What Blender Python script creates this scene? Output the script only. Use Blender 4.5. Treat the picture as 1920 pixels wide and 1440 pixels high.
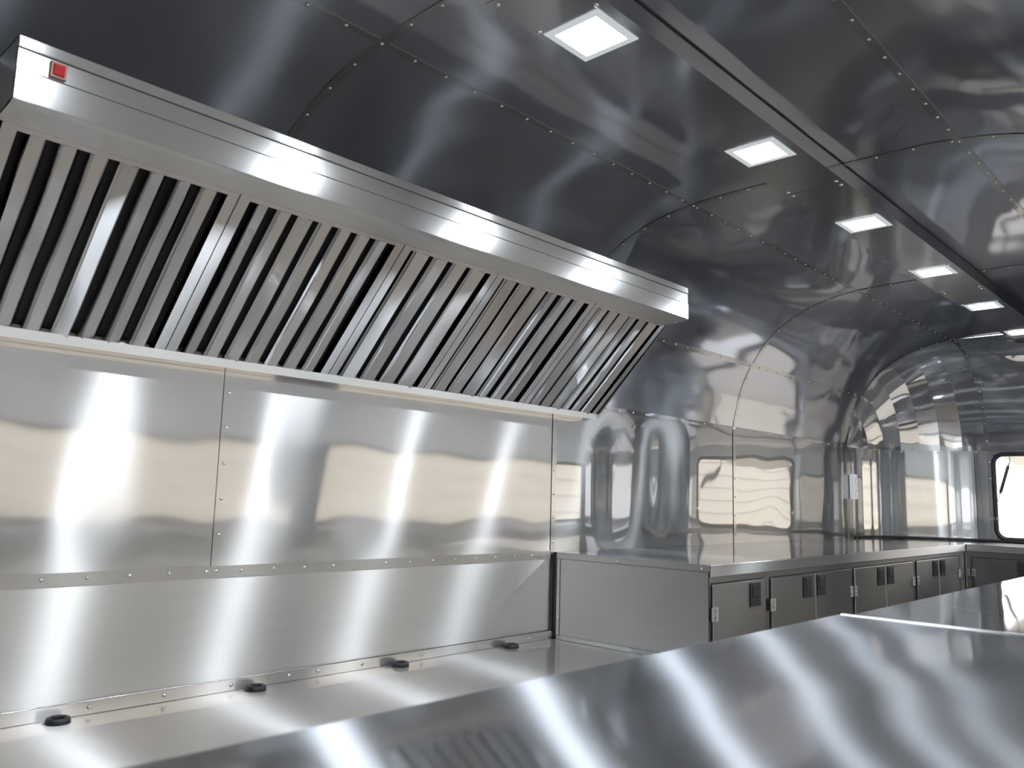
import bpy, bmesh, math, random
from mathutils import Vector, Matrix

random.seed(7)
S = bpy.context.scene
COL = S.collection
for o in list(bpy.data.objects):
    bpy.data.objects.remove(o)

# ------------------------------------------------------------------ camera
cam_d = bpy.data.cameras.new('camera')
cam = bpy.data.objects.new('camera', cam_d)
COL.objects.link(cam)
CR = ((0.682477746, -0.116862628, -0.721503466),
      (-0.730408078, -0.072600803, -0.679141489),
      (0.026984528, 0.990490913, -0.134905840))
cam.matrix_world = Matrix.Translation((0.0, -2.4, 1.14)) @ Matrix(CR).to_4x4()
cam_d.sensor_fit = 'HORIZONTAL'
cam_d.sensor_width = 36.0
cam_d.lens = 1543.486 / 1920 * 36.0
cam_d.clip_start = 0.01
cam_d.clip_end = 200
cam_d.dof.use_dof = True
cam_d.dof.focus_distance = 4.6
cam_d.dof.aperture_fstop = 6.0
S.camera = cam

# ------------------------------------------------------------------ world and exposure
W = bpy.data.worlds.new('world')
S.world = W
W.use_nodes = True
bg = W.node_tree.nodes['Background']
bg.inputs[0].default_value = (1.0, 0.99, 0.975, 1)
bg.inputs[1].default_value = 3.0
LAMP = 190.0
S.view_settings.view_transform = 'Standard'
S.view_settings.look = 'None'
S.view_settings.exposure = 0.3
S.view_settings.gamma = 1.0
S.view_settings.use_curve_mapping = False
S.cycles.use_denoising = True
S.cycles.max_bounces = 14
S.cycles.glossy_bounces = 10
S.cycles.sample_clamp_indirect = 3.0
S.cycles.use_adaptive_sampling = False
S.cycles.denoising_prefilter = 'ACCURATE'

# ------------------------------------------------------------------ materials
def new_mat(name):
    m = bpy.data.materials.new(name)
    m.use_nodes = True
    nt = m.node_tree
    for n in list(nt.nodes):
        nt.nodes.remove(n)
    return m, nt

def steel(name, col, sharp=0.07, broad=0.35, mix=0.4, grain='X', aniso=0.75, lines=0.25, smear=0.04):
    """sheet metal: a clear mirror lobe and a brushed lobe stretched across the grain"""
    m, nt = new_mat(name)
    N, L = nt.nodes, nt.links
    out = N.new('ShaderNodeOutputMaterial')
    mixn = N.new('ShaderNodeMixShader')
    mixn.inputs[0].default_value = mix
    L.new(mixn.outputs[0], out.inputs[0])
    tan = N.new('ShaderNodeCombineXYZ')
    for i, a in enumerate('XYZ'):
        tan.inputs[i].default_value = 1.0 if a == grain else 0.0
    geo = N.new('ShaderNodeNewGeometry')
    if grain == 'H':            # level grain running round a vertical curve
        tan = N.new('ShaderNodeVectorMath')
        tan.operation = 'CROSS_PRODUCT'
        tan.inputs[0].default_value = (0, 0, 1)
        L.new(geo.outputs['True Normal'], tan.inputs[1])
    mp = N.new('ShaderNodeMapping')
    sc = {'X': (3, 700, 700), 'Y': (700, 3, 700), 'Z': (700, 700, 3), 'H': (3, 3, 700)}[grain]
    mp.inputs['Scale'].default_value = sc
    L.new(geo.outputs['Position'], mp.inputs[0])
    nz = N.new('ShaderNodeTexNoise')
    nz.inputs['Scale'].default_value = 1.0
    nz.inputs['Detail'].default_value = 2.0
    L.new(mp.outputs[0], nz.inputs['Vector'])
    nb = N.new('ShaderNodeTexNoise')
    nb.inputs['Scale'].default_value = 2.3
    nb.inputs['Detail'].default_value = 4.0
    L.new(geo.outputs['Position'], nb.inputs['Vector'])
    cr = N.new('ShaderNodeMapRange')
    cr.inputs['From Min'].default_value = 0.3
    cr.inputs['From Max'].default_value = 0.7
    cr.inputs['To Min'].default_value = 1.0 - 0.5 * lines
    cr.inputs['To Max'].default_value = 1.0
    L.new(nz.outputs['Fac'], cr.inputs['Value'])
    mc = N.new('ShaderNodeVectorMath')
    mc.operation = 'SCALE'
    mc.inputs[0].default_value = col
    L.new(cr.outputs[0], mc.inputs['Scale'])
    for k, (r, an) in enumerate(((sharp, 0.0), (broad, aniso))):
        p = N.new('ShaderNodeBsdfAnisotropic')
        p.distribution = 'GGX'
        L.new(mc.outputs[0], p.inputs['Color'])
        rr = N.new('ShaderNodeMapRange')
        rr.inputs['From Min'].default_value = 0.3
        rr.inputs['From Max'].default_value = 0.7
        rr.inputs['To Min'].default_value = max(0.02, r - smear)
        rr.inputs['To Max'].default_value = r + smear
        L.new(nb.outputs['Fac'], rr.inputs['Value'])
        L.new(rr.outputs[0], p.inputs['Roughness'])
        p.inputs['Anisotropy'].default_value = an
        if an:
            L.new(tan.outputs[0], p.inputs['Tangent'])
        L.new(p.outputs[0], mixn.inputs[1 + k])
    return m

def plain(name, col, rough=0.6, metal=0.0, spec=0.5, noise=0.0, nscale=40.0):
    m, nt = new_mat(name)
    N, L = nt.nodes, nt.links
    out = N.new('ShaderNodeOutputMaterial')
    p = N.new('ShaderNodeBsdfPrincipled')
    L.new(p.outputs[0], out.inputs[0])
    p.inputs['Roughness'].default_value = rough
    p.inputs['Metallic'].default_value = metal
    p.inputs['Specular IOR Level'].default_value = spec
    p.inputs['Base Color'].default_value = (*col, 1)
    if noise:
        geo = N.new('ShaderNodeNewGeometry')
        nz = N.new('ShaderNodeTexNoise')
        nz.inputs['Scale'].default_value = nscale
        L.new(geo.outputs['Position'], nz.inputs['Vector'])
        mr = N.new('ShaderNodeMapRange')
        mr.inputs['To Min'].default_value = 1 - noise
        mr.inputs['To Max'].default_value = 1 + noise
        L.new(nz.outputs['Fac'], mr.inputs['Value'])
        v = N.new('ShaderNodeVectorMath')
        v.operation = 'SCALE'
        v.inputs[0].default_value = col
        L.new(mr.outputs[0], v.inputs['Scale'])
        L.new(v.outputs[0], p.inputs['Base Color'])
    return m

def glow(name, col, strength):
    m, nt = new_mat(name)
    out = nt.nodes.new('ShaderNodeOutputMaterial')
    e = nt.nodes.new('ShaderNodeEmission')
    e.inputs[0].default_value = (*col, 1)
    e.inputs[1].default_value = strength
    nt.links.new(e.outputs[0], out.inputs[0])
    return m

M = {
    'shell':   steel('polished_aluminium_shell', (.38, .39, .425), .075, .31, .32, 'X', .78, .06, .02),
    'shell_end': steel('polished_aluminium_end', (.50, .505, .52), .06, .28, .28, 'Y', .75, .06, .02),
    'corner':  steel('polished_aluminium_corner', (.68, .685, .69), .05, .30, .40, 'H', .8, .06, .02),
    'wall':    steel('polished_wall_sheet', (.58, .58, .59), .028, .32, .44, 'X', .8, .05, .012),
    'end':     steel('polished_end_sheet', (.66, .65, .645), .10, .30, .40, 'Y', .7, .05, .02),
    'cook':    steel('bright_cook_wall_sheet', (.84, .83, .82), .07, .38, .68, 'X', .82, .06, .02),
    'brushed': steel('brushed_stainless_sheet', (.92, .91, .90), .24, .40, .75, 'X', .80, .12, .02),
    'side':    steel('brushed_side_sheet', (.70, .70, .70), .22, .38, .6, 'Y', .7, .12),
    'strip':   steel('seam_strip_metal', (.58, .57, .56), .12, .30, .4, 'X', .7, .1),
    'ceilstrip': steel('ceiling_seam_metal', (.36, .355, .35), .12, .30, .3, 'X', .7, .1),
    'hood':    steel('hood_brushed_stainless', (.80, .80, .80), .2, .38, .85, 'X', .835, .12, .015),
    'slat':    steel('baffle_stainless', (.84, .845, .86), .11, .36, .58, 'X', .82, .1, .02),
    'polish':  steel('mirror_stainless', (.80, .79, .77), .05, .2, .25, 'X', .5, .05, .02),
    'top':     steel('worktop_stainless', (.62, .625, .635), .045, .28, .22, 'X', .8, .05, .012),
    'near':    steel('serving_top_stainless', (.54, .56, .60), .06, .30, .36, 'X', .82, .06, .02),
    'low':     steel('low_counter_stainless', (.80, .79, .78), .10, .34, .5, 'X', .8, .06, .02),
    'cab':     steel('cabinet_stainless', (.37, .365, .36), .2, .34, .5, 'X', .75, .15),
    'cab_end': steel('end_cabinet_stainless', (.37, .365, .36), .2, .34, .5, 'Y', .75, .15),
    'channel': steel('channel_metal', (.40, .40, .41), .10, .30, .30, 'X', .75, .06, .02),
    'rivet':   plain('rivet_metal', (.78, .78, .78), .22, 1.0),
    'chrome':  plain('chrome_hinge', (.75, .75, .77), .14, 1.0),
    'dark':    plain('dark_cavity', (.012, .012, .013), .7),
    'rubber':  plain('black_rubber', (.010, .010, .011), .42),
    'plastic': plain('black_plastic', (.008, .008, .009), .5),
    'white':   plain('white_plastic', (.80, .80, .80), .35),
    'frame':   plain('light_frame_white', (.75, .77, .78), .4),
    'red':     plain('red_lens', (.32, .004, .003), .55, 0.0, .2),
    'orange':  plain('switch_bezel', (.22, .10, .07), .4),
    'floor':   plain('dark_rubber_floor', (.23, .17, .12), .6, noise=.2),
    'beige':   plain('beige_wall_paint', (.70, .655, .575), .8, noise=.04, nscale=1.2),
    'ground':  plain('grey_concrete', (.42, .40, .37), .8, noise=.12, nscale=3.0),
    'cream':   plain('cream_front_panel', (.88, .84, .76), .45),
    'reflector':  plain('pale_reflector_paint', (.88, .87, .85), .5),
    'flap':    plain('flap_beige_reflection', (.78, .75, .66), .5),  # beige stands for siding mirrored in the metal underside
    'rim':     glow('edge_lit_rim', (.80, .86, .88), .55),
    'led':     glow('led_diffuser', (.86, .93, 1.0), LAMP),
}

# ------------------------------------------------------------------ helpers
def tag(o, label=None, cat=None, group=None, kind=None):
    if label: o['label'] = label
    if cat: o['category'] = cat
    if group: o['group'] = group
    if kind: o['kind'] = kind
    return o

def link(name, me, mat, parent=None, smooth=False):
    o = bpy.data.objects.new(name, me)
    COL.objects.link(o)
    if mat and not me.materials:
        me.materials.append(M[mat])
    if parent:
        o.parent = parent
    if smooth:
        for p in me.polygons:
            p.use_smooth = True
    return o

def empty(name, loc=(0, 0, 0)):
    o = bpy.data.objects.new(name, None)
    o.location = loc
    o.empty_display_size = 0.05
    COL.objects.link(o)
    return o

def origin(parent):
    v = Vector((0, 0, 0))
    while parent is not None:
        v += parent.location
        parent = parent.parent
    return v

def from_bm(name, bm, mat, parent=None, smooth=False):
    bmesh.ops.recalc_face_normals(bm, faces=bm.faces)
    me = bpy.data.meshes.new(name)
    bm.to_mesh(me)
    bm.free()
    me.transform(Matrix.Translation(-origin(parent)))
    return link(name, me, mat, parent, smooth)

def bm_box(bm, lo, hi):
    vs = [bm.verts.new((x, y, z)) for x in (lo[0], hi[0]) for y in (lo[1], hi[1]) for z in (lo[2], hi[2])]
    for f in ((0, 1, 3, 2), (4, 6, 7, 5), (0, 4, 5, 1), (2, 3, 7, 6), (0, 2, 6, 4), (1, 5, 7, 3)):
        bm.faces.new([vs[i] for i in f])
    return vs

def box(name, lo, hi, mat, parent=None, bevel=0.0, seg=2):
    bm = bmesh.new()
    bm_box(bm, lo, hi)
    if bevel:
        bmesh.ops.bevel(bm, geom=list(bm.edges), offset=bevel, segments=seg, affect='EDGES', profile=.5)
    return from_bm(name, bm, mat, parent, False)

def prism(name, pts, axis, a, b, mat, parent=None, bevel=0.0, smooth=False):
    """extrude a 2D outline (other two axes, in order) from a to b along axis"""
    bm = bmesh.new()
    def P(p, t):
        return {'X': (t, p[0], p[1]), 'Y': (p[0], t, p[1]), 'Z': (p[0], p[1], t)}[axis]
    A = [bm.verts.new(P(p, a)) for p in pts]
    B = [bm.verts.new(P(p, b)) for p in pts]
    n = len(pts)
    bm.faces.new(A); bm.faces.new(B)
    for i in range(n):
        bm.faces.new((A[i], A[(i + 1) % n], B[(i + 1) % n], B[i]))
    if bevel:
        bmesh.ops.bevel(bm, geom=list(bm.edges), offset=bevel, segments=1, affect='EDGES')
    return from_bm(name, bm, mat, parent, smooth)

def tube(name, pts, r, mat, parent=None, seg=10, closed=False):
    bm = bmesh.new()
    pts = [Vector(p) for p in pts]
    n = len(pts)
    rings = []
    up = Vector((0.31, 0.22, 0.93)).normalized()
    for i, p in enumerate(pts):
        if closed:
            d = pts[(i + 1) % n] - pts[i - 1]
        else:
            d = pts[min(i + 1, n - 1)] - pts[max(i - 1, 0)]
        d.normalize()
        u = d.cross(up).normalized()
        v = d.cross(u)
        rr = r[i] if isinstance(r, (list, tuple)) else r
        rings.append([bm.verts.new(p + rr * (math.cos(2 * math.pi * k / seg) * u + math.sin(2 * math.pi * k / seg) * v)) for k in range(seg)])
    for i in range(n if closed else n - 1):
        A, B = rings[i], rings[(i + 1) % n]
        for k in range(seg):
            bm.faces.new((A[k], A[(k + 1) % seg], B[(k + 1) % seg], B[k]))
    if not closed:
        bm.faces.new(rings[0]); bm.faces.new(rings[-1])
    return from_bm(name, bm, mat, parent, True)

def lathe(name, prof, center, mat, parent=None, seg=24, axis=None):
    bm = bmesh.new()
    rings = []
    for r, z in prof:
        rings.append([bm.verts.new((r * math.cos(2 * math.pi * k / seg), r * math.sin(2 * math.pi * k / seg), z)) for k in range(seg)])
    for A, B in zip(rings[:-1], rings[1:]):
        for k in range(seg):
            bm.faces.new((A[k], A[(k + 1) % seg], B[(k + 1) % seg], B[k]))
    if prof[0][0] > 1e-4: bm.faces.new(rings[0])
    if prof[-1][0] > 1e-4: bm.faces.new(rings[-1])
    bmesh.ops.remove_doubles(bm, verts=bm.verts, dist=1e-6)
    if axis is not None:
        bm.transform(Vector(axis).to_track_quat('Z', 'Y').to_matrix().to_4x4())
    bm.transform(Matrix.Translation(center))
    return from_bm(name, bm, mat, parent, True)

class Wave:
    """gentle oil-canning of a thin sheet"""
    def __init__(s, amp, seed, lx=.55, ly=.7, n=6, vert=0.0):
        r = random.Random(seed)
        s.t = []
        for i in range(n):
            kx = 2 * math.pi / (lx * r.uniform(.55, 1.8))
            ky = 2 * math.pi / (ly * r.uniform(.55, 1.8)) * r.choice((-1, 1)) * (1 - vert)
            s.t.append((kx, ky, r.uniform(0, 6.28), r.uniform(.4, 1) * amp / math.sqrt(n)))
    def __call__(s, x, y):
        return sum(a * math.sin(kx * x + ky * y + ph) for kx, ky, ph, a in s.t)

def sheet(name, fn, nu, nv, mat, parent, wave=None, thick=.0015, pillow=True, wscale=None):
    """fn(u,v) -> (point, outward normal, chart x, chart y); surface grid with real undulation and thickness"""
    bm = bmesh.new()
    g = []
    for i in range(nu + 1):
        row = []
        for j in range(nv + 1):
            u, v = i / nu, j / nv
            p, n, cx, cy = fn(u, v)
            d = 0
            if wave:
                d = wave(cx, cy)
                if pillow:
                    w = min(1.0, 4 * min(u, 1 - u)) * min(1.0, 4 * min(v, 1 - v))
                    d *= w * (2 - w)
                if wscale:
                    d *= wscale(cx)
            row.append(bm.verts.new(Vector(p) + Vector(n) * d))
        g.append(row)
    for i in range(nu):
        for j in range(nv):
            bm.faces.new((g[i][j], g[i + 1][j], g[i + 1][j + 1], g[i][j + 1]))
    bm.normal_update()
    # normals must face the room
    f = bm.faces[:][0] if False else next(iter(bm.faces))
    n0 = fn(.5 / nu, .5 / nv)[1]
    if f.normal.dot(Vector(n0)) < 0:
        bmesh.ops.reverse_faces(bm, faces=bm.faces)
    me = bpy.data.meshes.new(name)
    bm.to_mesh(me); bm.free()
    for e in me.edges:
        e.use_edge_sharp = False
    cnt = {}
    for p in me.polygons:
        for k in p.edge_keys:
            cnt[k] = cnt.get(k, 0) + 1
    for e in me.edges:
        if cnt[e.key] == 1:
            e.use_edge_sharp = True
    me.transform(Matrix.Translation(-origin(parent)))
    o = link(name, me, mat, parent, True)
    md = o.modifiers.new('thickness', 'SOLIDIFY')
    md.thickness = thick
    md.offset = -1
    return o

RIV = None
def rivet(p, n, parent, r=.006):
    global RIV
    if RIV is None:
        bm = bmesh.new()
        prof = ((1, 0), (.92, .28), (.62, .52), (.0, .62))
        rings = [[bm.verts.new((a * math.cos(k * math.pi / 4), a * math.sin(k * math.pi / 4), z)) for k in range(8)] for a, z in prof[:-1]]
        tip = bm.verts.new((0, 0, prof[-1][1]))
        for A, B in zip(rings[:-1], rings[1:]):
            for k in range(8):
                bm.faces.new((A[k], A[(k + 1) % 8], B[(k + 1) % 8], B[k]))
        for k in range(8):
            bm.faces.new((rings[-1][k], rings[-1][(k + 1) % 8], tip))
        RIV = bpy.data.meshes.new('rivet')
        bm.to_mesh(RIV); bm.free()
        RIV.materials.append(M['rivet'])
        for q in RIV.polygons: q.use_smooth = True
    o = bpy.data.objects.new('rivet', RIV)
    COL.objects.link(o)
    o.parent = parent
    q = Vector(n).to_track_quat('Z', 'Y')
    o.matrix_local = Matrix.LocRotScale(Vector(p) - origin(parent), q, (r, r, r))
    return o

# ------------------------------------------------------------------ section of the trailer
YC = -1.22                      # centre line
YR = 2 * YC                     # inner face of the serving-side wall
ZS = 1.576                      # springing of the curved roof
XE0, XE = 6.23, 7.0             # start of the rounded end, end wall
XB = -1.5                       # wall behind the camera
PROF = [(0, 1.576), (-.008, 1.63), (-.022, 1.69), (-.045, 1.78), (-.083, 1.873), (-.13, 1.956), (-.2, 2.055), (-.285, 2.138),
        (-.39, 2.205), (-.487, 2.250), (-.61, 2.287), (-.75, 2.308), (-.9, 2.316), (-1.06, 2.319), (-1.22, 2.32)]

def catmull(P, t):
    n = len(P) - 1
    i = min(int(t * n), n - 1)
    f = t * n - i
    p0 = P[i - 1] if i else (P[0][0] , P[0][1] - .06)
    p3 = P[i + 2] if i + 2 <= n else (2 * P[n][0] - P[n - 1][0], P[n - 1][1])
    p1, p2 = P[i], P[i + 1]
    return tuple(.5 * (2 * b + (c - a) * f + (2 * a - 5 * b + 4 * c - d) * f * f + (3 * b - a - 3 * c + d) * f ** 3) for a, b, c, d in zip(p0, p1, p2, p3))
FINE = [catmull(PROF, k / 280) for k in range(281)]
FINE += [(2 * YC - y, z) for y, z in reversed(FINE[:-1])]
ARC = [0.0]
for a, b in zip(FINE[:-1], FINE[1:]):
    ARC.append(ARC[-1] + math.hypot(b[0] - a[0], b[1] - a[1]))

def at_arc(s):
    s = max(0, min(ARC[-1], s))
    lo, hi = 0, len(ARC) - 1
    while hi - lo > 1:
        m = (lo + hi) // 2
        if ARC[m] <= s: lo = m
        else: hi = m
    f = (s - ARC[lo]) / (ARC[hi] - ARC[lo])
    a, b = FINE[lo], FINE[hi]
    y, z = a[0] + (b[0] - a[0]) * f, a[1] + (b[1] - a[1]) * f
    a2, b2 = FINE[max(lo - 3, 0)], FINE[min(hi + 3, len(FINE) - 1)]
    dy, dz = b2[0] - a2[0], b2[1] - a2[1]
    l = math.hypot(dy, dz)
    return y, z, Vector((0, -dz / l, dy / l)) * (1 if True else 1)

def arc_of_y(y):
    return next(ARC[i] for i in range(len(FINE)) if FINE[i][0] <= y)

def inward(y, z, n):
    c = Vector((0, YC - y, 1.3 - z))
    return n if n.dot(c) > 0 else -n

def z_of_y(y):
    for a, b in zip(FINE[:-1], FINE[1:]):
        if b[0] <= y <= a[0]:
            f = (a[0] - y) / max(1e-9, a[0] - b[0])
            return a[1] + (b[1] - a[1]) * f
    return 2.32

S_ROW2 = arc_of_y(-.122)         # second rivet row
S_CEIL = arc_of_y(-.748)         # ceiling row, wall side
S_CEILR = arc_of_y(-1.705)
S_ROW2R = ARC[-1] - S_ROW2
RIBS = [XB, 1.22, 2.78, 4.5, XE0]

# ------------------------------------------------------------------ floor and outside
floor = box('floor', (XB - .05, YR - .05, -.06), (XE + .05, .05, 0), 'floor')
tag(floor, 'dark rubber floor of the trailer between the counters', kind='structure')
ground = box('ground', (-14, -30, -.75), (30, 14, -.62), 'ground')
tag(ground, 'grey concrete yard around the trailer', kind='structure')
yard = empty('wall_yard', (8, -7.6, -.62))
tag(yard, 'beige lap siding of the building across the yard', kind='structure')
box('wall_backing', (-14, -7.8, -.62), (26, -7.62, 7.5), 'beige', yard)
for k in range(27):
    z = -.62 + k * .3
    prism('siding_board', [(-7.62, z), (-7.58, z), (-7.605, z + .297), (-7.62, z + .297)], 'X', -14, 26, 'beige', yard)

# ------------------------------------------------------------------ left wall
wl = empty('wall_left', (0, 0, 0))
tag(wl, 'riveted bright metal wall behind the hood and the cabinets', kind='structure')
box('wall_backing', (XB, .02, 0), (XE0, .05, ZS + .02), 'dark', wl)
def flat_y(x0, x1, z0, z1, y):
    return lambda u, v: ((x0 + (x1 - x0) * u, y, z0 + (z1 - z0) * v), (0, -1, 0), x0 + (x1 - x0) * u, z0 + (z1 - z0) * v)
XS = 1.258
XK = 2.852                      # end of the cook wall
def bulge(x): return 1.0 + 1.6 * math.exp(-((x - XS) / .35) ** 2)
sheet('sheet_panel', flat_y(XB, XS, .885, ZS, 0), 90, 26, 'cook', wl, Wave(.0030, 3, .5, .8, vert=.5), wscale=bulge)
sheet('sheet_panel', flat_y(XS, XK, .885, ZS, -.0015), 70, 26, 'cook', wl, Wave(.0020, 5, .6, .8, vert=.4), wscale=bulge)
sheet('sheet_panel', flat_y(XB, XK, .50, .885, -.001), 110, 16, 'brushed', wl, Wave(.0004, 23, 1.1, .9))
def bulge2(x): return .35 + 2.2 * math.exp(-((x - 3.55) / .45) ** 2)
sheet('sheet_panel', flat_y(XK, 4.5, .86, ZS, 0), 100, 30, 'wall', wl, Wave(.0026, 12, .55, .9, vert=.8), wscale=bulge2)
sheet('sheet_panel', flat_y(4.5, XE0, .86, ZS, 0), 70, 30, 'wall', wl, Wave(.0010, 15, .7, .6, vert=.2))
box('seam_strip', (XB, -.0035, .870), (XK, -.0012, .905), 'strip', wl)
box('seam_strip', (XK - .03, -.004, .905), (XK, -.0012, 1.545), 'strip', wl)
for k in range(34):
    x = -.93 + .1135 * k
    if -.4 < x < XK - .02: rivet((x, -.0035, .889), (0, -1, 0), wl)
box('seam_strip', (XS - .018, -.0021, .905), (XS + .016, -.0012, 1.545), 'cook', wl)
for k in range(6):
    rivet((XS, -.002, 1.435 - .109 * k), (0, -1, 0), wl)
    rivet((XK - .015, -.004, 1.47 - .105 * k), (0, -1, 0), wl)
for k in range(28):
    x = 2.985 + .1165 * k
    if x < XE0: rivet((x, -.0025, ZS), (0, -1, 0), wl)
box('seam_strip', (XK, -.0025, ZS - .012), (XE0, -.0005, ZS + .012), 'wall', wl)
box('seam_strip', (4.5 - .016, -.003, .9), (4.5 + .016, -.0005, ZS), 'strip', wl)
for k in range(6):
    rivet((4.5, -.003, .955 + .108 * k), (0, -1, 0), wl)

# ------------------------------------------------------------------ curved roof
ce = empty('ceiling', (0, 0, 0))
tag(ce, 'barrel roof of riveted dark-reflecting aluminium sheets', kind='structure')
def roof_fn(x0, x1, s0, s1, off=0):
    def fn(u, v):
        x, s = x0 + (x1 - x0) * u, s0 + (s1 - s0) * v
        y, z, n = at_arc(s)
        n = inward(y, z, n)
        return (x, y + n.y * off, z + n.z * off), n, x, s
    return fn
bands = [(0, S_ROW2), (S_ROW2, S_CEIL), (S_CEIL, S_CEILR), (S_CEILR, S_ROW2R), (S_ROW2R, ARC[-1])]
for i in range(4):
    for b, (s0, s1) in enumerate(bands):
        amp = {0: .0012, 1: .0022, 2: .0014, 3: .0022, 4: .0012}[b]
        x0, x1 = RIBS[i], RIBS[i + 1]
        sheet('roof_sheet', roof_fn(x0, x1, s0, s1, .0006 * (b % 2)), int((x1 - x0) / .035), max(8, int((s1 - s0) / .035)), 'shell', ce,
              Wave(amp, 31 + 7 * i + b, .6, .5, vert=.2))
def row(s, x0, x1, step, start, par, half=.013, off=.0022):
    y, z, n = at_arc(s); n = inward(y, z, n)
    if True:
        t = Vector((0, n.z, -n.y))
        bm = bmesh.new()
        c = Vector((0, y, z)) + n * off
        pts = [c - t * half, c + t * half, c + t * half - n * .004, c - t * half - n * .004]
        A = [bm.verts.new((x0, p.y, p.z)) for p in pts]; B = [bm.verts.new((x1, p.y, p.z)) for p in pts]
        bm.faces.new(A); bm.faces.new(B)
        for k in range(4): bm.faces.new((A[k], A[(k + 1) % 4], B[(k + 1) % 4], B[k]))
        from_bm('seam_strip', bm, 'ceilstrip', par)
    x = start
    while x < x1:
        rivet((x, y + n.y * .0022, z + n.z * .0022), n, par, .0055)
        x += step
row(S_ROW2, 2.78, XE0, .1165, 3.07, ce, .014)
row(S_CEIL, XB, XE0, .1135, .88, ce, .012, off=.001)
row(S_CEILR, XB, XE0, .1115, 1.45, ce, .014)
def arch(x, s0, s1, step, first, half=.014):
    fnm = lambda u, v: None
    def fn(u, v):
        s = s0 + (s1 - s0) * v
        y, z, n = at_arc(s); n = inward(y, z, n)
        return (x - half + 2 * half * u, y + n.y * .0024, z + n.z * .0024), n, x, s
    sheet('seam_strip', fn, 1, 60, 'ceilstrip', ce, None, .0028)
    s = first
    while s < s1:
        y, z, n = at_arc(s); n = inward(y, z, n)
        rivet((x, y + n.y * .0024, z + n.z * .0024), n, ce, .0055)
        s += step
for x in (1.22, 2.78):
    arch(x, .2, ARC[-1] - .1, .118, S_CEIL - 4 * .118)
arch(4.5, 0, ARC[-1] - .1, .112, .09)
arch(XE0, 0, ARC[-1] - .1, .112, .05, .010)

# ------------------------------------------------------------------ rounded end
we = empty('wall_end', (XE, YC, 0))
tag(we, 'rounded far end wall with vertical bright reflections around a window', kind='structure')
AY, AX = .75, XE - XE0
def base_x(y):          # rounded corner in plan
    t = max(0.0, min(1.0, (y + AY) / AY))
    return XE0 + AX * math.sqrt(max(0, 1 - t * t))
def mirror_y(y, m): return 2 * YC - y if m else y
BRK = [0.0, -.055, -.125, -.215, -.325, -.45, -.595, -.75]
for m in (False, True):
    def col_fn(u, v, m=m):
        a = u * math.pi / 2
        y, x = -AY + AY * math.cos(a), XE0 + AX * math.sin(a)
        n = Vector((-math.sin(a), -math.cos(a), 0))
        if m: n.y = -n.y
        return (x, mirror_y(y, m), ZS * v), n, u * 1.2, ZS * v
    sheet('corner_sheet', col_fn, 60, 24, 'corner', we, Wave(.0022, 77 + m, .16, 3.0, vert=.95), pillow=False)
    for g in range(len(BRK) - 1):
        y0, y1 = BRK[g], BRK[g + 1]
        def dome_pt(y, t):
            zA = z_of_y(y)
            return XE0 + (base_x(y) - XE0) * math.sin(t), ZS + (zA - ZS) * math.cos(t) ** .94
        def gore(u, v, m=m, y0=y0, y1=y1):
            y = y0 + (y1 - y0) * u
            t = v * math.pi / 2
            xa, za = dome_pt(y0, t); xb, zb = dome_pt(y1, t)
            xc, zc = dome_pt(y, t)
            w = (v ** 6)
            x = (xa + (xb - xa) * u) * (1 - w) + xc * w
            w2 = (1 - v) ** 6
            z = (za + (zb - za) * u) * (1 - w2) + zc * w2
            n = Vector((-math.sin(t), -.5, -math.cos(t)))
            if m: n.y = .5
            return (x, mirror_y(y, m), z), n, y * 3, t
        sheet('gore_panel', gore, 6, 36, 'shell_end', we, Wave(.0006, 90 + g, .8, .9, vert=0), thick=.001)
    # rivets along the joint of dome and corner
    for k in range(9):
        a = (k + .5) / 9 * math.pi / 2
        y, x = -AY + AY * math.cos(a), XE0 + AX * math.sin(a)
        n = Vector((-math.sin(a), (-1 if not m else 1) * math.cos(a), 0))
        rivet((x, mirror_y(y, m), ZS - .012), n, we, .006)
def end_roof(u, v):
    t = v * math.pi / 2
    y = -AY + (2 * YC + 2 * AY) * u
    zA = z_of_y(-AY)
    return (XE0 + AX * math.sin(t), y, ZS + (zA - ZS) * math.cos(t) ** .94), Vector((-math.sin(t), 0, -math.cos(t))), y, t
sheet('end_roof_sheet', end_roof, 30, 44, 'shell_end', we, Wave(.0015, 120, 1.2, .5), thick=.001)
for k in range(9):
    t = (k + .5) / 9 * math.pi / 2
    zA = z_of_y(-AY)
    rivet((XE0 + AX * math.sin(t) - .002, -AY - .012, ZS + (zA - ZS) * math.cos(t) ** .94 - .002), (-math.sin(t), 0, -math.cos(t)), we, .006)
def seam_end(u, v):
    t = v * math.pi / 2
    zA = z_of_y(-AY)
    n = Vector((-math.sin(t), 0, -math.cos(t)))
    p = Vector((XE0 + AX * math.sin(t), -AY - .024 + .03 * u, ZS + (zA - ZS) * math.cos(t) ** .94)) + n * .002
    return p, n, u, v
sheet('seam_strip', seam_end, 1, 30, 'ceilstrip', we, None, .0025)
# flat end wall around the window hole
WY0, WY1, WZ0, WZ1 = -.80, 2 * YC + .80, .925, 1.545
box('end_sheet', (XE, -.80, 0), (XE + .012, -.75, ZS), 'end', we)
box('end_sheet', (XE, 2 * YC + .75, 0), (XE + .012, 2 * YC + .80, ZS), 'end', we)
box('end_sheet', (XE, WY1, WZ1), (XE + .012, WY0, ZS + .004), 'end', we)
box('end_sheet', (XE, WY1, 0), (XE + .012, WY0, WZ0), 'end', we)
for k in range(5):
    rivet((XE, -.774, .99 + .125 * k), (-1, 0, 0), we, .006)
for k in range(3):
    rivet((XE, -.86 - .1 * k, ZS - .012), (-1, 0, 0), we, .005)
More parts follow.
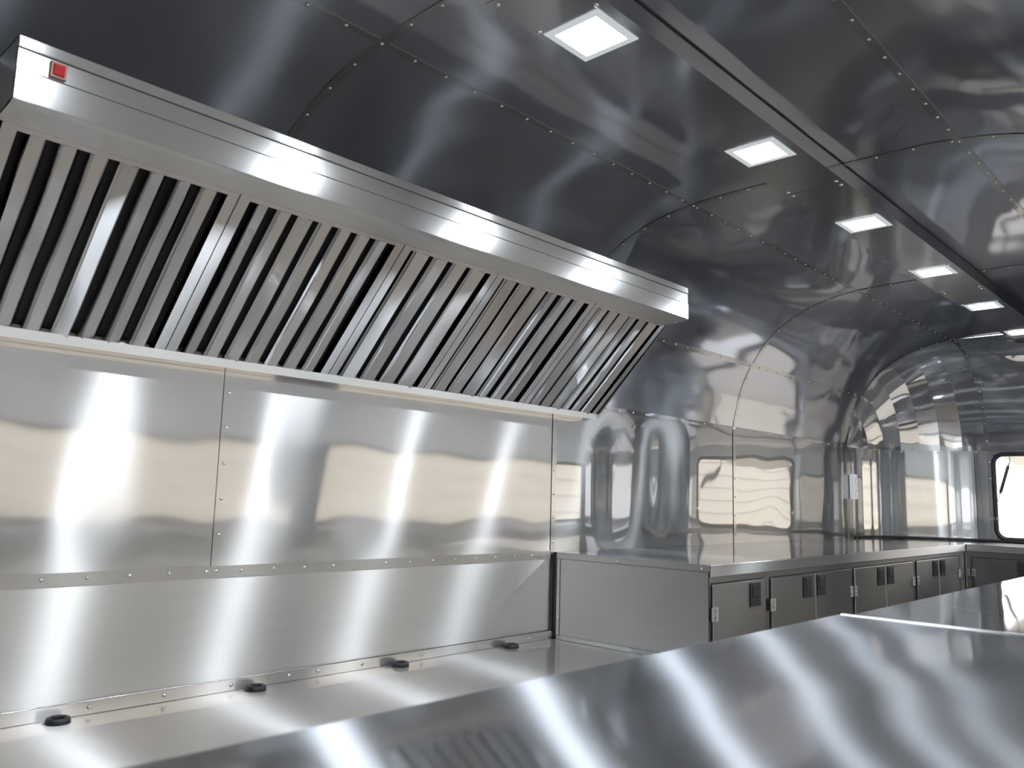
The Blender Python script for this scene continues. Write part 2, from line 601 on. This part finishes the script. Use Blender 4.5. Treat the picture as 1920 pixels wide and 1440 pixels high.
# window: rubber gasket, flap, stays
w1 = empty('window_1', (XE, YC, WZ0))
tag(w1, 'end window propped open, black rubber gasket around white daylight', kind='structure')
def rrect(y0, y1, z0, z1, r, x, n=8):
    pts = []
    for cy, cz, a0 in ((y0 - r, z1 - r, 0), (y1 + r, z1 - r, 90), (y1 + r, z0 + r, 180), (y0 - r, z0 + r, 270)):
        for k in range(n + 1):
            a = math.radians(a0 + 90 * k / n)
            pts.append((x, cy + r * math.cos(a), cz + r * math.sin(a)))
    return pts
tube('gasket', rrect(WY0 + .004, WY1 - .004, WZ0 - .004, WZ1 + .004, .075, XE + .004), .017, 'rubber', w1, 10, True)
# corner fillets of the opening
for (cy, cz, sy, sz) in ((WY0, WZ1, -1, -1), (WY1, WZ1, 1, -1), (WY0, WZ0, -1, 1), (WY1, WZ0, 1, 1)):
    pts = [(cy, cz)]
    for k in range(7):
        a = math.pi / 2 * k / 6
        pts.append((cy + sy * .075 * (1 - math.cos(a)), cz + sz * .075 * (1 - math.sin(a))))
    prism('corner_fillet', pts, 'X', XE + .001, XE + .011, 'rubber', w1)
fl = prism('flap', [(XE + .03, 1.572), (XE + .80, 1.497), (XE + .80, 1.522), (XE + .03, 1.597)], 'Y', WY0 + .01, WY1 - .01, 'flap', w1)
tag(fl, 'underside of the raised flap, coloured like the siding it mirrors')
for ys, s in ((-.865, 1), (2 * YC + .865, -1)):
    st = tube('gas_strut', [(XE + .02, ys + .10 * s, 1.075), (XE + .062, ys + .045 * s, 1.262)], .0045, 'chrome', w1)
    tube('strut_cylinder', [(XE + .062, ys + .045 * s, 1.262), (XE + .064, ys + .043 * s, 1.27), (XE + .108, ys - .004 * s, 1.46), (XE + .11, ys - .006 * s, 1.468)],
         [.006, .0115, .0115, .006], 'plastic', st)
    tube('strut_ball_end', [(XE + .11, ys - .006 * s, 1.468), (XE + .118, ys - .016 * s, 1.50), (XE + .12, ys - .016 * s, 1.565)], .007, 'chrome', st)
    box('strut_bracket', (XE - .012, ys + .075 * s - .03, 1.055), (XE + .02, ys + .075 * s + .03, 1.085), 'chrome', st, .004)

# ------------------------------------------------------------------ serving-side wall and wall behind
wr = empty('wall_right', (0, YR, 0))
tag(wr, 'metal serving wall with long open hatches beside the camera', kind='structure')
HZ0, HZ1 = .93, 1.45
def wr_panel(x0, x1, z0, z1):
    box('wall_sheet', (x0, YR - .03, z0), (x1, YR, z1), 'wall', wr)
wr_panel(XB, XE0, 0, HZ0)
wr_panel(XB, XE0, HZ1, ZS + .01)
for x0, x1 in ((XB, -1.2), (2.95, 3.24), (6.15, XE0)):
    wr_panel(x0, x1, HZ0, HZ1)
for x0, x1 in ((-1.2, 2.95), (3.24, 6.15)):
    for z in (HZ0, HZ1):
        box('hatch_gasket', (x0, YR - .035, z - .012), (x1, YR + .006, z + .012), 'rubber', wr)
    for x in (x0, x1):
        box('hatch_gasket', (x - .012, YR - .035, HZ0), (x + .012, YR + .006, HZ1), 'rubber', wr)
hd = prism('trim_1', [(YR + .001, 1.463), (YR + .03, 1.463), (YR + .045, 1.70), (YR + .16, 1.90), (YR + .10, 1.90), (YR + .02, 1.70)], 'X', -1.2, 6.14, 'reflector')  # added out of view: a bright surface for the cook wall to mirror
tag(hd, 'added pale header above the serving hatches', kind='structure')
wb = box('wall_back', (XB - .04, YR, 0), (XB, 0, 2.33), 'shell_end')
tag(wb, 'flat metal wall behind the camera', kind='structure')

# ------------------------------------------------------------------ light channel and lights
ZL = 2.258
LY0, LY1 = -1.132, -1.350
ch = empty('ceiling_channel', (2.78, (LY0 + LY1) / 2, ZL))
tag(ch, 'long dropped metal ceiling channel that carries the square lights', 'ceiling panel')
LX = [-.30, .593, 1.483, 2.372, 3.262, 4.158, 5.045, 5.935]
segs = [(XB, 1.22), (1.222, 2.778), (2.78, 4.6), (4.602, XE0 + .1)]
for x0, x1 in segs:
    prism('channel_cover', [(LY0, ZL), (LY1, ZL), (LY1, ZL + .057), (LY1 + .004, ZL + .057), (LY1 + .004, ZL + .004), (LY0 - .004, ZL + .004), (LY0 - .004, ZL + .057), (LY0, ZL + .057)],
          'X', x0, x1, 'channel', ch)
box('channel_seal', (XB, LY1 - .001, ZL + .056), (XE0, LY0 + .001, ZL + .0615), 'dark', ch)
for x in (1.22, 2.78, 4.6):
    for y in (LY0 - .022, LY1 + .022):
        for d in (-.022, .022):
            rivet((x + d, y, ZL), (0, 0, -1), ch, .0075)
LNAMES = ['square ceiling light in the channel behind the camera',
          'square ceiling light above the red-switch end of the hood, out of the picture',
          'largest and nearest lit square ceiling light, at the top edge of the photo',
          'second lit square ceiling light along the channel, just before its bolted joint',
          'third lit square ceiling light along the channel, just past its bolted joint',
          'fourth lit square ceiling light counting from the top edge of the photo',
          'fifth lit square ceiling light, above the mouth of the rounded end',
          'last and smallest lit ceiling light, cut by the photo edge at the rounded end']
for i, x in enumerate(LX):
    yc = -1.238
    L_ = empty('ceiling_light', (x, yc, ZL))
    tag(L_, LNAMES[i], 'light', 'square lights along the ceiling channel')
    h, k = .083, .062
    bm = bmesh.new()
    o_ = [(-h, -h), (h, -h), (h, h), (-h, h)]; i_ = [(-k, -k), (k, -k), (k, k), (-k, k)]
    A = [bm.verts.new((x + a, yc + b, ZL - .001)) for a, b in o_]
    B = [bm.verts.new((x + a * .985, yc + b * .985, ZL - .003)) for a, b in o_]
    C = [bm.verts.new((x + a, yc + b, ZL - .0035)) for a, b in i_]
    D = [bm.verts.new((x + a, yc + b, ZL - .001)) for a, b in i_]
    for P, Q in ((A, B), (B, C), (C, D)):
        for q in range(4):
            bm.faces.new((P[q], P[(q + 1) % 4], Q[(q + 1) % 4], Q[q]))
    from_bm('frame', bm, 'rim', L_)
    box('diffuser', (x - k, yc - k, ZL - .003), (x + k, yc + k, ZL - .001), 'led', L_)
    if i in (2, 5, 6):
        rivet((x - h - .012, yc + h + .004, ZL), (0, 0, -1), ch, .0075)
        rivet((x - h - .012, yc - h - .004, ZL), (0, 0, -1), ch, .0075)

# ------------------------------------------------------------------ range hood
HX0, HX1 = .447, 3.052
HY = -.56
hood = empty('range_hood', ((HX0 + HX1) / 2, 0, 1.5))
tag(hood, 'long stainless steel extractor hood with slanted baffle filters on the wall', 'range hood')
# carcass: top, two ends, back
zt, zb = 2.055, 1.917
def end_plate(x0, x1):
    prism('end_plate', [(HY + .002, zt), (HY + .002, zb), (HY + .02, zb - .004), (-.455, 1.905), (-.075, 1.505), (-.004, 1.503), (-.004, 1.6), (-.06, 1.80), (-.16, 2.0), (-.215, zt)], 'X', x0, x1, 'side', hood)
end_plate(HX0, HX0 + .004)
end_plate(HX1 - .004, HX1)
prism('top_plate', [(HY + .002, zt - .004), (HY + .002, zt), (-.205, zt), (-.205, zt - .004)], 'X', HX0, HX1, 'hood', hood)
prism('back_plate', [(-.45, 1.985), (-.05, 1.60), (-.05, 1.595), (-.45, 1.98)], 'X', HX0 + .01, HX1 - .01, 'dark', hood)
# fascia in three folded bands
prism('fascia_lip', [(HY - .001, zt), (HY - .003, zt - .024), (HY + .006, zt - .026), (HY + .006, zt)], 'X', HX0, HX1, 'hood', hood, .0016)
prism('fascia_band', [(HY, zt - .027), (HY, zt - .072), (HY + .006, zt - .072), (HY + .006, zt - .027)], 'X', HX0, HX1, 'hood', hood, .0016)
prism('fascia_band', [(HY - .003, zt - .0735), (HY - .003, zb), (HY + .006, zb), (HY + .006, zt - .0735)], 'X', HX0, HX1, 'hood', hood, .0016)
prism('under_lip', [(HY - .003, zb - .0005), (HY + .012, zb - .006), (-.452, 1.905), (-.452, 1.909), (HY + .012, zb + .001)], 'X', HX0, HX1, 'hood', hood)
for zz in (zt - .0265, zt - .0728):
    box('fascia_groove_shade', (HX0 + .001, HY - .0012, zz - .0011), (HX1 - .001, HY + .004, zz + .0011), 'dark', hood)  # dark strip paints in the shade of the groove between bands
# drip rail
prism('drip_rail', [(-.004, 1.502), (-.078, 1.502), (-.080, 1.528), (-.077, 1.528), (-.074, 1.506), (-.004, 1.506)], 'X', HX0, HX1, 'polish', hood)
# indicator switch
sw = box('switch', (.508, HY - .008, 1.987), (.541, HY + .004, 2.022), 'orange', hood, .002)
box('switch_lens', (.513, HY - .0115, 1.992), (.536, HY - .007, 2.017), 'red', sw, .002)
# filters
FD = Vector((0, -.068 + .452, 1.522 - 1.906)); FLEN = FD.length; FD.normalize()
FN = Vector((0, FD.z, -FD.y));  FN = FN if FN.z < 0 else -FN          # outward, down to the room
FO = Vector((0, -.452, 1.906))
def fpt(x, d, h):                                                      # d down the slope, h proud of the plane
    p = FO + FD * d + FN * h
    return (x, p.y, p.z)
FX = [HX0 + .012, 1.012, 1.566, 1.985, 2.537, HX1 - .012]
FG = [8, 8, 5, 7, 7]
for fi in range(5):
    x0, x1 = FX[fi] + .0015, FX[fi + 1] - .0015
    n = FG[fi]
    # frame: backing tray with four borders
    bm = bmesh.new()
    def slab(xa, xb, da, db, ha, hb):
        vs = [bm.verts.new(fpt(x, d, h)) for x in (xa, xb) for d in (da, db) for h in (ha, hb)]
        for f in ((0, 1, 3, 2), (4, 6, 7, 5), (0, 4, 5, 1), (2, 3, 7, 6), (0, 2, 6, 4), (1, 5, 7, 3)):
            bm.faces.new([vs[i] for i in f])
    side = .030
    slab(x0, x0 + side, 0, FLEN, -.020, .004)
    slab(x1 - side, x1, 0, FLEN, -.020, .004)
    slab(x0 + side, x1 - side, 0, .012, -.020, .0035)
    slab(x0 + side, x1 - side, FLEN - .006, FLEN, -.020, .0)
    fr = from_bm('baffle_filter', bm, 'slat', hood)
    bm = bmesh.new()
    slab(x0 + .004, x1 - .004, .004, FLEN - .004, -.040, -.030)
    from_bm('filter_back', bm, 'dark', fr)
    # baffles: folded channels with sloping flanks; a gap beside each
    inner0, inner1 = x0 + side, x1 - side
    gap = .020
    wdt = (inner1 - inner0 - gap * n) / (n - 1)
    rnd = random.Random(fi + 5)
    for k in range(n - 1):
        a = inner0 + gap + k * (wdt + gap)
        b = a + wdt
        bm = bmesh.new()
        tw = rnd.uniform(-.006, .006)
        sec = [(a + .001, -.008), (a + .005, -.002 + tw), (a + .0075, .002 + tw), (b - .010, .003 - tw), (b - .006, -.001 - tw), (b, -.012), (b - .002, -.0125), (b - .0105, .0005 - tw), (a + .0080, -.0005 + tw), (a + .0025, -.0085)]
        nd = 14
        rows = []
        ph = rnd.uniform(0, 6)
        for j in range(nd + 1):
            d = .013 + (FLEN - .020) * j / nd
            wob = .0009 * math.sin(3.1 * j / nd * 2 + ph) + .0006 * math.sin(9 * j / nd + 2 * ph)
            rows.append([bm.verts.new(fpt(x + (.0006 * math.sin(7 * j / nd + ph)), d, h + (wob if h > 0 else 0))) for x, h in sec])
        for A, B in zip(rows[:-1], rows[1:]):
            for q in range(len(sec)):
                bm.faces.new((A[q], A[(q + 1) % len(sec)], B[(q + 1) % len(sec)], B[q]))
        bm.faces.new(rows[0]); bm.faces.new(rows[-1])
        from_bm('baffle_slat', bm, 'slat', fr)
    # hidden return baffles, deeper, half a pitch over
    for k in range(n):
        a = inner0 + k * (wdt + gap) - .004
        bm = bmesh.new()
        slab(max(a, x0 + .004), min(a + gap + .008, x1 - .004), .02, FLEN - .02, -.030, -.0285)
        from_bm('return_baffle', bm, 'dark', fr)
rivet((HX1 - .01, -.50, 1.907), (0, 0, -1), hood, .006)

# ------------------------------------------------------------------ low cooking counter
ZK = .53
lc = empty('cooking_counter', (1.2, -.38, 0))
tag(lc, 'low stainless cooking counter along the wall below the hood', 'counter')
sheet('counter_top', lambda u, v: ((XB + (2.85 - XB) * u, -.004 - .75 * v, ZK), (0, 0, 1), XB + (2.85 - XB) * u, v), 90, 16, 'low', lc, Wave(.0005, 200, .7, .9), thick=.02)
prism('back_rail', [(-.004, ZK), (-.010, ZK + .001), (-.010, ZK + .034), (-.004, ZK + .036)], 'X', XB, 2.85, 'low', lc, .0008)
tube('rail_edge', [(XB, -.0085, ZK + .0355), (2.85, -.0085, ZK + .0355)], .0022, 'rivet', lc, 8)
box('front_panel', (XB, -.75, 0), (2.85, -.735, ZK - .021), 'cab', lc)
prism('corner_rail', [(2.848, ZK + .001), (2.848, ZK + .018), (2.844, ZK + .016), (2.838, ZK + .001)], 'Y', -.75, -.03, 'top', lc)
for x in (.70, .92, 1.124, 1.33, 1.53, 1.64, 1.82, 2.09, 2.37, 2.69):
    rivet((x, -.0105, ZK + .019), (0, -1, 0), lc, .0065)
GN = ['black rubber ring on the low counter, nearest the left edge of the photo', 'second black rubber ring from the left along the low counter back',
      'third black rubber ring from the left along the low counter back', 'black rubber ring on the low counter, nearest the side of the cabinets']
for i, x in enumerate((.832, 1.395, 1.962, 2.540)):
    g = lathe('cable_grommet', [(.018, .001), (.018, .011), (.020, .0145), (.024, .0155), (.028, .0135), (.030, .008), (.0305, .0), (.020, .0), (.018, .001)],
              (x, -.046, ZK), 'rubber')
    tag(g, GN[i], 'rubber ring', 'rubber rings along the back of the low counter')

# ------------------------------------------------------------------ tall cabinets
ZT = .90
CY = -.77
CX0 = 2.855
def leaf_pair(x, z, par, at=None, plane='Y'):
    """one hinge as one mesh: two leaves, knuckle and screw heads"""
    bm = bmesh.new()
    def add(lo, hi):
        if plane == 'Y':
            bm_box(bm, lo, hi)
        else:
            bm_box(bm, (at + (lo[1] - CY), lo[0], lo[2]), (at + (hi[1] - CY), hi[0], hi[2]))
    add((x - .024, CY - .0105, z - .026), (x - .005, CY - .0075, z + .026))
    add((x + .005, CY - .0105, z - .026), (x + .024, CY - .0075, z + .026))
    for k in range(3):
        add((x - .006, CY - .017, z - .026 + .018 * k), (x + .006, CY - .0065, z - .011 + .018 * k))
    for sx in (-.0145, .0145):
        for sz in (-.016, .016):
            add((x + sx - .004, CY - .013, z + sz - .004), (x + sx + .004, CY - .0095, z + sz + .004))
    return from_bm('hinge', bm, 'chrome', par)
def paddle(x0, x1, z0, z1, par, plane='Y', at=0):
    """black flush paddle latch: bevelled plate, raised rim and finger well"""
    def B(nm, lo, hi, mat, p, bv=0):
        if plane == 'Y': return box(nm, lo, hi, mat, p, bv)
        return box(nm, (at + (lo[1] - CY), lo[0], lo[2]), (at + (hi[1] - CY), hi[0], hi[2]), mat, p, bv)
    h = B('latch', (x0, CY - .010, z0), (x1, CY - .0055, z1), 'plastic', par, .002)
    w = x1 - x0
    B('latch_paddle', (x0 + w * .2, CY - .0125, z0 + .036), (x1 - w * .2, CY - .0095, z1 - .008), 'plastic', h, .0018)
    B('finger_well', (x0 + w * .24, CY - .0106, z0 + .010), (x1 - w * .24, CY - .0099, z0 + .032), 'dark', h)
    return h
def cab_unit(x0, x1, doors, label, latches, hinges):
    c = empty('cabinet', ((x0 + x1) / 2, CY / 2, 0))
    tag(c, label, 'cabinet', 'cabinets under the long worktop')
    box('carcass', (x0, CY + .002, .12), (x1, -.03, ZT - .047), 'cab', c)
    box('plinth', (x0, CY + .05, 0), (x1, -.05, .12), 'dark', c)
    for i, (a, b) in enumerate(doors):
        d = box('door', (a, CY - .006, .16), (b, CY + .0015, .826), 'cab', c, .003)
        box('door_shadow_gap', (a - .004, CY + .0008, .156), (b + .004, CY + .0025, .831), 'dark', c)
        l0, l1 = latches[i]
        paddle(l0, l1, .722, .816, d)
        leaf_pair(hinges[i], .716, d)
        leaf_pair(hinges[i], .28, d)
    return c
first = cab_unit(CX0, 3.322, [(2.872, 3.292)], 'single-door steel cabinet at the near end, beside the low counter',
         [(3.166, 3.256)], [2.880])
cab_unit(3.324, 4.258, [(3.362, 3.797), (3.805, 4.236)], 'double-door steel cabinet, second along from the low counter',
         [(3.672, 3.766), (3.822, 3.916)], [3.366, 4.232])
cab_unit(4.26, 5.198, [(4.282, 4.716), (4.724, 5.163)], 'double-door steel cabinet, third along from the low counter',
         [(4.598, 4.692), (4.742, 4.836)], [4.288, 5.166])
cab_unit(5.20, 6.235, [(5.242, 5.652), (5.66, 6.075)], 'double-door steel cabinet in the corner next to the end cabinet',
         [(5.535, 5.629), (5.678, 5.772)], [5.245, 6.075])
sp = box('side_panel', (CX0 - .006, CY + .001, .535), (CX0 - .0005, -.022, ZT - .028), 'side', first)
tag(sp, 'brushed steel side sheet facing the low counter')
box('side_strip', (CX0 - .0085, -.040, .55), (CX0 - .006, -.023, ZT - .03), 'side', sp)
for k in range(4):
    rivet((CX0 - .0085, -.031, .62 + .075 * k), (-1, 0, 0), sp, .004)
box('gap_shade_strip', (CX0 - .004, -.0215, .535), (CX0 + .01, -.0035, ZT - .005), 'rubber', sp)  # black strip in place of the shade inside the open gap
# worktop over the tall cabinets
wt = empty('worktop', (4.5, CY / 2, ZT))
tag(wt, 'long mirror-bright steel worktop on the cabinets along the left wall', 'worktop')
sheet('worktop_sheet', lambda u, v: ((CX0 - .006 + (XE0 + .03 - CX0) * u, -.002 - (.765) * v, ZT), (0, 0, 1), CX0 + 3.4 * u, v), 90, 22, 'top', wt, Wave(.0006, 210, .8, .6), thick=.003)
prism('worktop_fascia', [(CY, ZT), (CY - .008, ZT - .001), (CY - .008, ZT - .045), (CY, ZT - .045)], 'X', CX0 - .008, XE0 + .022, 'hood', wt, .001)
prism('worktop_fascia', [(CX0 - .006, ZT), (CX0 - .010, ZT - .001), (CX0 - .010, ZT - .026), (CX0 - .006, ZT - .026)], 'Y', CY - .008, -.022, 'side', wt)
rivet((CX0 - .010, CY + .03, ZT - .016), (-1, 0, 0), wt, .006)
rivet((CX0 - .010, CY * .45, ZT - .016), (-1, 0, 0), wt, .006)
rivet((CX0 - .010, -.04, ZT - .016), (-1, 0, 0), wt, .006)

# end cabinets across the far wall
EX = 6.26
ew = empty('end_worktop', (6.62, YC, ZT))
tag(ew, 'steel worktop across the far end beneath the open window', 'worktop')
pts = [(EX, CY + .012)]
for k in range(25):
    a = k / 24 * math.pi / 2
    pts.append((XE0 + .03 + (AX - .034) * math.sin(a), -AY + (AY - .004) * math.cos(a)))
for k in range(24, -1, -1):
    a = k / 24 * math.pi / 2
    pts.append((XE0 + .03 + (AX - .034) * math.sin(a), 2 * YC + AY - (AY - .004) * math.cos(a)))
pts.append((EX, 2 * YC - CY))
prism('worktop_sheet', pts[1:-1], 'Z', ZT - .003, ZT, 'top', ew)
prism('worktop_fascia', [(EX, ZT), (EX - .008, ZT - .001), (EX - .008, ZT - .045), (EX, ZT - .045)], 'Y', -1.66, CY - .012, 'side', ew, .001)
seal = [(XE0 - .01 + (AX - .004) * math.sin(k / 24 * math.pi / 2) + .012, -AY + (AY - .008) * math.cos(k / 24 * math.pi / 2), ZT + .008) for k in range(2, 25)]
seal += [(XE - .005, -.9 - .1 * k, ZT + .008) for k in range(8)]
tube('black_sealant', seal, .010, 'rubber', ew, 8)
EN = [((-.775, -1.32), (-.808, -1.30), (-1.075, -1.165), -.806, 'end cabinet under the window, hinged in the inner corner'),
      ((-1.322, -1.66), (-1.345, -1.64), (-1.37, -1.46), -1.64, 'end cabinet under the window, mostly outside the photo edge')]
for (c0, c1), (d0, d1), (l0, l1), hy, lab in EN:
    c = empty('end_cabinet', (6.6, (c0 + c1) / 2, 0))
    tag(c, 'steel ' + lab, 'cabinet', 'cabinets across the far end')
    box('carcass', (EX + .002, c1, .12), (XE - .12, c0, ZT - .047), 'cab_end', c)
    box('plinth', (EX + .05, c1, 0), (XE - .12, c0, .12), 'dark', c)
    d = box('door', (EX - .006, d1, .16), (EX + .0015, d0, .812), 'cab_end', c, .0015)
    box('door_shadow_gap', (EX + .0008, d1 - .004, .156), (EX + .0025, d0 + .006, .817), 'dark', c)
    paddle(l1, l0, .716, .806, d, 'X', EX)
    leaf_pair(hy, .716, d, EX, 'X')
    leaf_pair(hy, .28, d, EX, 'X')

# ------------------------------------------------------------------ serving counters in front
NX = 1.87
def serving(name, x0, x1, y1, mat, lab, z, seed, amp):
    c = empty(name, ((x0 + x1) / 2, -2.05, 0))
    tag(c, lab, 'counter', 'serving counters under the hatches')
    sheet('counter_top', lambda u, v: ((x0 + (x1 - x0) * u, y1 + (YR + .004 - y1) * v, z), (0, 0, 1), x0 + (x1 - x0) * u, v * .8), 90, 24, mat, c,
          Wave(amp, seed, .7, .8), thick=.003)
    prism('front_edge', [(y1, z), (y1 + .005, z - .001), (y1 + .006, z - .04), (y1, z - .04)], 'X', x0, x1, mat, c)
    box('front_panel', (x0, y1 - .03, .1), (x1, y1 - .02, z - .01), 'cream', c)
    box('plinth', (x0, y1 - .08, 0), (x1, y1 - .06, .1), 'dark', c)
    return c
s1 = serving('serving_counter', XB + .01, NX, -1.655, 'near', 'broad brushed steel serving counter filling the bottom of the photo', .90, 300, .0022)
s2 = serving('serving_counter', NX + .004, 6.15, -1.672, 'top', 'polished far serving counter beyond the raised joint, mirroring the end window', .899, 310, .0008)
prism('joint_lip', [(NX - .012, .900), (NX - .004, .9035), (NX + .002, .9035), (NX + .0035, .899)], 'Y', -1.66, YR + .01, 'rivet', s1)

# ------------------------------------------------------------------ socket
so = empty('wall_socket', (6.285, -.005, 1.19))
tag(so, 'white double power socket on the wall where the rounded end begins', 'socket')
ang = math.atan2(1, 6)
pl = box('socket_plate', (6.255, -.042, 1.185), (6.325, -.006, 1.372), 'white', so, .004)
for z in (1.232, 1.326):
    lathe('socket_cup', [(.027, .0), (.027, .003), (.022, .003), (.021, -.006), (.0, -.006)], (6.29, -.0425, z), 'white', so, 20, (0, -1, 0))
